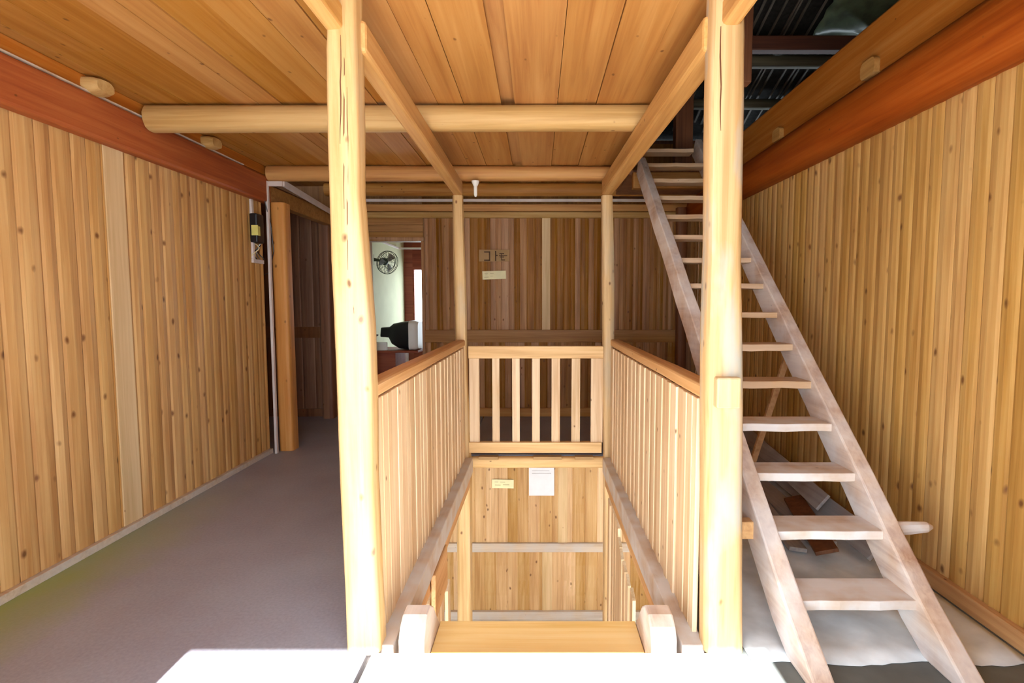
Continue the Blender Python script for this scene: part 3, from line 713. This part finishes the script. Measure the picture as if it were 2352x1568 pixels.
# ------------------------------------------------------------------ electrics
XW = XL+.008
def wallbox(m_, x0, y0_, x1, y1_, th=.022, X=XW):
    a = atX(x0, y0_, X+th); c = atX(x1, y1_, X+th)
    m_.box(X, X+th, min(a.y, c.y), max(a.y, c.y), min(a.z, c.z), max(a.z, c.z))
root = thing('cable_conduit', 'white plastic conduit running up the end of the left wall and over the corridor lintel', 'conduit'); root.location = (XW, 4.95, 0)
def cp(m_, name):
    o = m_.build(name, M['conduit'], root, bevel=.003, loc=tuple(root.location)); o.location = (0, 0, 0)
a = atX(612, 600, XW+.02)
m_ = MB(); m_.box(-2.555, -2.533, 4.965, 5.0, .0, 1.5); m_.box(-2.555, -2.533, 4.965, 5.0, 1.5, 2.60); cp(m_, 'upright_duct')
m_ = MB(); m_.box(-2.56, -2.40, 4.975, 5.0, 2.555, 2.60); cp(m_, 'bridge_duct')
m_ = MB(); m_.beam((-2.40, 5.0, 2.585), (-2.52, 6.60, 2.56), .022, .06); cp(m_, 'sloping_duct')
m_ = MB(); m_.box(-2.50, 1.45, YF-.115, YF-.092, 2.715, 2.75); cp(m_, 'long_duct')
m_ = MB(); m_.box(-2.52, -2.50, YF-.11, YF-.09, 2.58, 2.74); cp(m_, 'riser_duct')
# side loop round the meter
lo = atX(577, 465, XW+.02); lo2 = atX(583, 594, XW+.02)
m_ = MB(); m_.box(XW, XW+.022, lo.y, lo.y+.035, lo2.z, 2.40); m_.box(XW, XW+.022, lo.y, 4.97, lo2.z-.035, lo2.z); cp(m_, 'loop_duct')
e = thing('electric_breaker', 'black breaker box with a yellow label and loose wires on the left wall', 'breaker box'); e.location = (XW, 4.85, 1.95)
EL = tuple(e.location)
def ep(m_, name, mat, b_=.004):
    o = m_.build(name, mat, e, bevel=b_, loc=EL); o.location = (0, 0, 0)
def zat(y, py): return atX(1235+XW*F_PX/y, py, XW).z
m_ = MB(); m_.box(XW, XW+.07, 4.775, 4.90, zat(4.85, 560), zat(4.85, 495)); ep(m_, 'case', M['black'], .012)
m_ = MB(); m_.box(XW+.07, XW+.074, 4.78, 4.82, zat(4.8, 543), zat(4.8, 522)); ep(m_, 'rating_label', M['yellowlabel'], 0)
m_ = MB(); m_.box(XW+.02, XW+.08, 4.77, 4.775, zat(4.8, 543), zat(4.8, 520)); ep(m_, 'side_label', M['yellowlabel'], 0)
for i, mt in enumerate(('cream', 'black', 'metal', 'black')):
    z1 = zat(4.85, 562); P = []
    for k in range(9):
        f = k/8; P.append((XW+.03+.03*math.sin(f*5+i), 4.80+.03*i+.02*math.sin(f*7+i*2), z1-.14*f))
    m_ = MB(); m_.log(P, .005, 6, 0); ep(m_, 'wire', M[mt], 0)
P = [(XW+.06, 4.93, 2.45), (XW+.08, 5.0, 2.2), (XW+.085, 5.03, 1.95), (XW+.06, 4.98, 1.75), (XW+.05, 4.9, 1.72)]
m_ = MB(); m_.log(P, .004, 6, 0); ep(m_, 'wire', M['black'], 0)
for i, (x, y) in enumerate(((-2.44, 4.96), (-2.30, 5.05))):
    P = [(x, y, 2.63), (x-.02, y, 2.66), (x+.03, y, 2.69), (x, y+.02, 2.64)]
    m_ = MB(); m_.log(P, .005, 6, 0); m_.build('loose_cable', M['black'], label=('tangle of dark cable on the conduit above the brown post', 'short dark cable end under the orange ceiling log')[i], cat='cable')
# bulb holder
c = atY(1092, 415, 4.90)
root = thing('bulb_holder', 'white pull-cord bulb holder under the orange log near the left slim post', 'lamp holder'); root.location = c
m_ = MB(); m_.log([(0, 0, -.002), (0, 0, -.018), (0, 0, -.05)], [.036, .034, .018], 16, 0); m_.build('ceiling_cup', M['white'], root, smooth=True)
m_ = MB(); m_.log([(0, 0, -.05), (0, 0, -.13), (0, 0, -.145)], [.017, .016, .008], 14, 0); m_.build('socket', M['white'], root, smooth=True)

# ------------------------------------------------------------------ side room contents
cab = thing('cabinet', 'red-brown cabinet in the side room beyond the doorway', 'cabinet'); cab.location = (-2.1, 7.7, 0)
def kp(m_, name, mat, root, b_=.005, **k):
    o = m_.build(name, mat, root, bevel=b_, loc=tuple(root.location), **k); o.location = (0, 0, 0)
m_ = MB(); m_.box(-2.48, -2.02, 7.35, 8.0, .0, .76); kp(m_, 'body', M['redcab'], cab)
m_ = MB(); m_.box(-2.485, -1.69, 7.33, 8.02, .76, .79); kp(m_, 'top', M['redcab'], cab)
for (x, y) in ((-1.86, 7.37), (-1.74, 7.96)):
    m_ = MB(); m_.box(x-.02, x+.02, y-.02, y+.02, 0, .76); kp(m_, 'leg', M['conduit'], cab)
tv = thing('television', 'old tube television seen from behind on the cabinet in the side room', 'television'); tv.location = (-2.05, 7.65, .79)
m_ = MB(); m_.log([(-2.28, 7.62, 1.04), (-2.16, 7.62, 1.04), (-2.10, 7.62, 1.02), (-1.98, 7.62, 1.0), (-1.84, 7.62, 1.0)], [(.08, .07), (.09, .08), (.15, .15), (.20, .195), (.22, .21)], 20, 0, power=5); kp(m_, 'tube_housing', M['black'], tv, 0, smooth=True)
m_ = MB(); m_.log([(-1.84, 7.62, 1.0), (-1.76, 7.62, 1.0), (-1.71, 7.62, 1.0)], [(.235, .21), (.24, .21), (.21, .19)], 20, 0, power=7); kp(m_, 'front_bezel', M['white'], tv, 0, smooth=True)
m_ = MB(); m_.box(-2.34, -2.14, 7.36, 7.40, .79, .91); m_.build('white_box', M['white'], bevel=.01, label='small white box on the cabinet behind the television', cat='box')
fan = thing('wall_fan', 'dark wall-mounted fan high on the pale green wall of the side room', 'fan'); fan.location = (-2.28, 7.9, 2.08)
FL = Vector(fan.location)
m_ = MB(); m_.log([(-2.50, 7.9, 2.12), (-2.40, 7.9, 2.11), (-2.34, 7.9, 2.09)], [.03, .02, .02], 10, 0); m_.box(-2.50, -2.48, 7.84, 7.96, 2.04, 2.2); kp(m_, 'wall_arm', M['fan'], fan)
ax = Vector((.75, -.55, -.25)).normalized(); s1 = ax.cross(Vector((0, 0, 1))).normalized(); s2 = s1.cross(ax).normalized()
m_ = MB(); m_.log([FL-ax*.09, FL-ax*.02, FL], [.05, .055, .03], 14, 0); kp(m_, 'motor', M['fan'], fan, 0, smooth=True)
for k in range(3):
    m_ = MB(); vs = []
    for j in range(5):
        a = k*2.094+(j-2)*.22
        for r in (.03, .09, .14):
            vs.append(FL+(s1*math.cos(a)+s2*math.sin(a))*r+ax*(.03+.012*(j-2)*(r/.16)))
    m_.add(vs, [(j*3+i, j*3+i+1, j*3+i+4, j*3+i+3) for j in range(4) for i in range(2)])
    o = m_.build('blade', M['metal'], fan, loc=tuple(FL)); o.location = (0, 0, 0); md = o.modifiers.new('t', 'SOLIDIFY'); md.thickness = .003
m_ = MB()
for off, r in ((.0, .17), (.03, .175), (.06, .17), (.085, .09)):
    P = [FL+ax*off+(s1*math.cos(a*math.pi/12)+s2*math.sin(a*math.pi/12))*r for a in range(25)]
    for i in range(24): m_.beam(P[i], P[i+1], .006, .006, up=ax)
for a in range(16):
    d_ = s1*math.cos(a*math.pi/8)+s2*math.sin(a*math.pi/8)
    m_.beam(FL+d_*.17, FL+ax*.085+d_*.03, .003, .003, up=ax); m_.beam(FL+d_*.17-ax*.01, FL-ax*.04+d_*.04, .003, .003, up=ax)
kp(m_, 'guard', M['fan'], fan, 0)
m_ = MB(); m_.box(-2.48, -2.46, 7.0, 9.3, 2.42, 2.45); m_.box(-2.48, -1.95, 9.3, 9.33, 2.42, 2.45); m_.box(-1.97, -1.94, 9.3, 9.33, 2.42, 2.62)
m_.build('cable_conduit', M['conduit'], bevel=.003, label='thin white conduit high in the side room above the fan', cat='conduit')

# ------------------------------------------------------------------ under and beside the ladder
g = MB(); nx, ny = 26, 34; vs = []
for i in range(nx+1):
    for j in range(ny+1):
        x_ = .86+i*(2.0-.86)/nx; y = 2.0+j*(5.2-2.0)/ny
        if j == 0: y += .012*math.sin(i*.5)+random.uniform(-.004, .004)
        if i == 0: x_ += random.uniform(-.006, .01)
        z = .006+.010*math.sin(i*.55+j*.3)**2+.006*random.random()
        if i in (0, nx) or j in (0, ny): z = .004
        vs.append((x_, y, z))
g.add(vs, [(i*(ny+1)+j, (i+1)*(ny+1)+j, (i+1)*(ny+1)+j+1, i*(ny+1)+j+1) for i in range(nx) for j in range(ny)])
o = g.build('floor_sheet', M['sheet'], smooth=True, label='dusty whitish sheet spread on the floor under the ladder', cat='sheet')
md = o.modifiers.new('thick', 'SOLIDIFY'); md.thickness = .002
bl = [((1.70, 3.0, .03), (1.80, 4.9, .03), .16, .03, (0.0, 0, 1), 'wide grey plank lying flat beside the right wall under the ladder'),
      ((1.86, 2.75, .11), (1.93, 4.7, .13), .15, .025, (-.75, 0, .65), 'grey plank tilted against the right wall skirting behind the ladder'),
      ((1.80, 3.2, .20), (1.95, 5.0, .26), .12, .02, (-.8, 0, .6), 'thin dark-edged plank topmost of those leaning on the right wall'),
      ((1.50, 2.9, .04), (1.62, 3.85, .045), .10, .025, (.1, 0, 1), 'narrow grey batten lying nearest the stair opening under the ladder')]
for p, q, w_, h_, u_, lb in bl:
    m_ = MB(); m_.beam(p, q, w_, h_, up=u_); m_.build('loose_plank', M['grey'], bevel=.003, label=lb, cat='plank', group='loose planks under the ladder')
m_ = MB(); m_.beam((1.62, 3.98, .03), (1.93, 4.02, 1.02), .045, .03, up=(0, 1, 0)); m_.build('prop_stick', M['rail'], bevel=.003, label='slanting orange stick propped behind the ladder', cat='stick')
m_ = MB(); m_.beam((1.58, 2.75, .10), (1.76, 3.5, .12), .12, .022, up=(-.3, 0, .9)); m_.build('loose_plank', M['darkpost'], bevel=.003, label='dark brown plank lying across the grey ones behind the ladder', cat='plank', group='loose planks under the ladder')

bpy.context.view_layer.update()
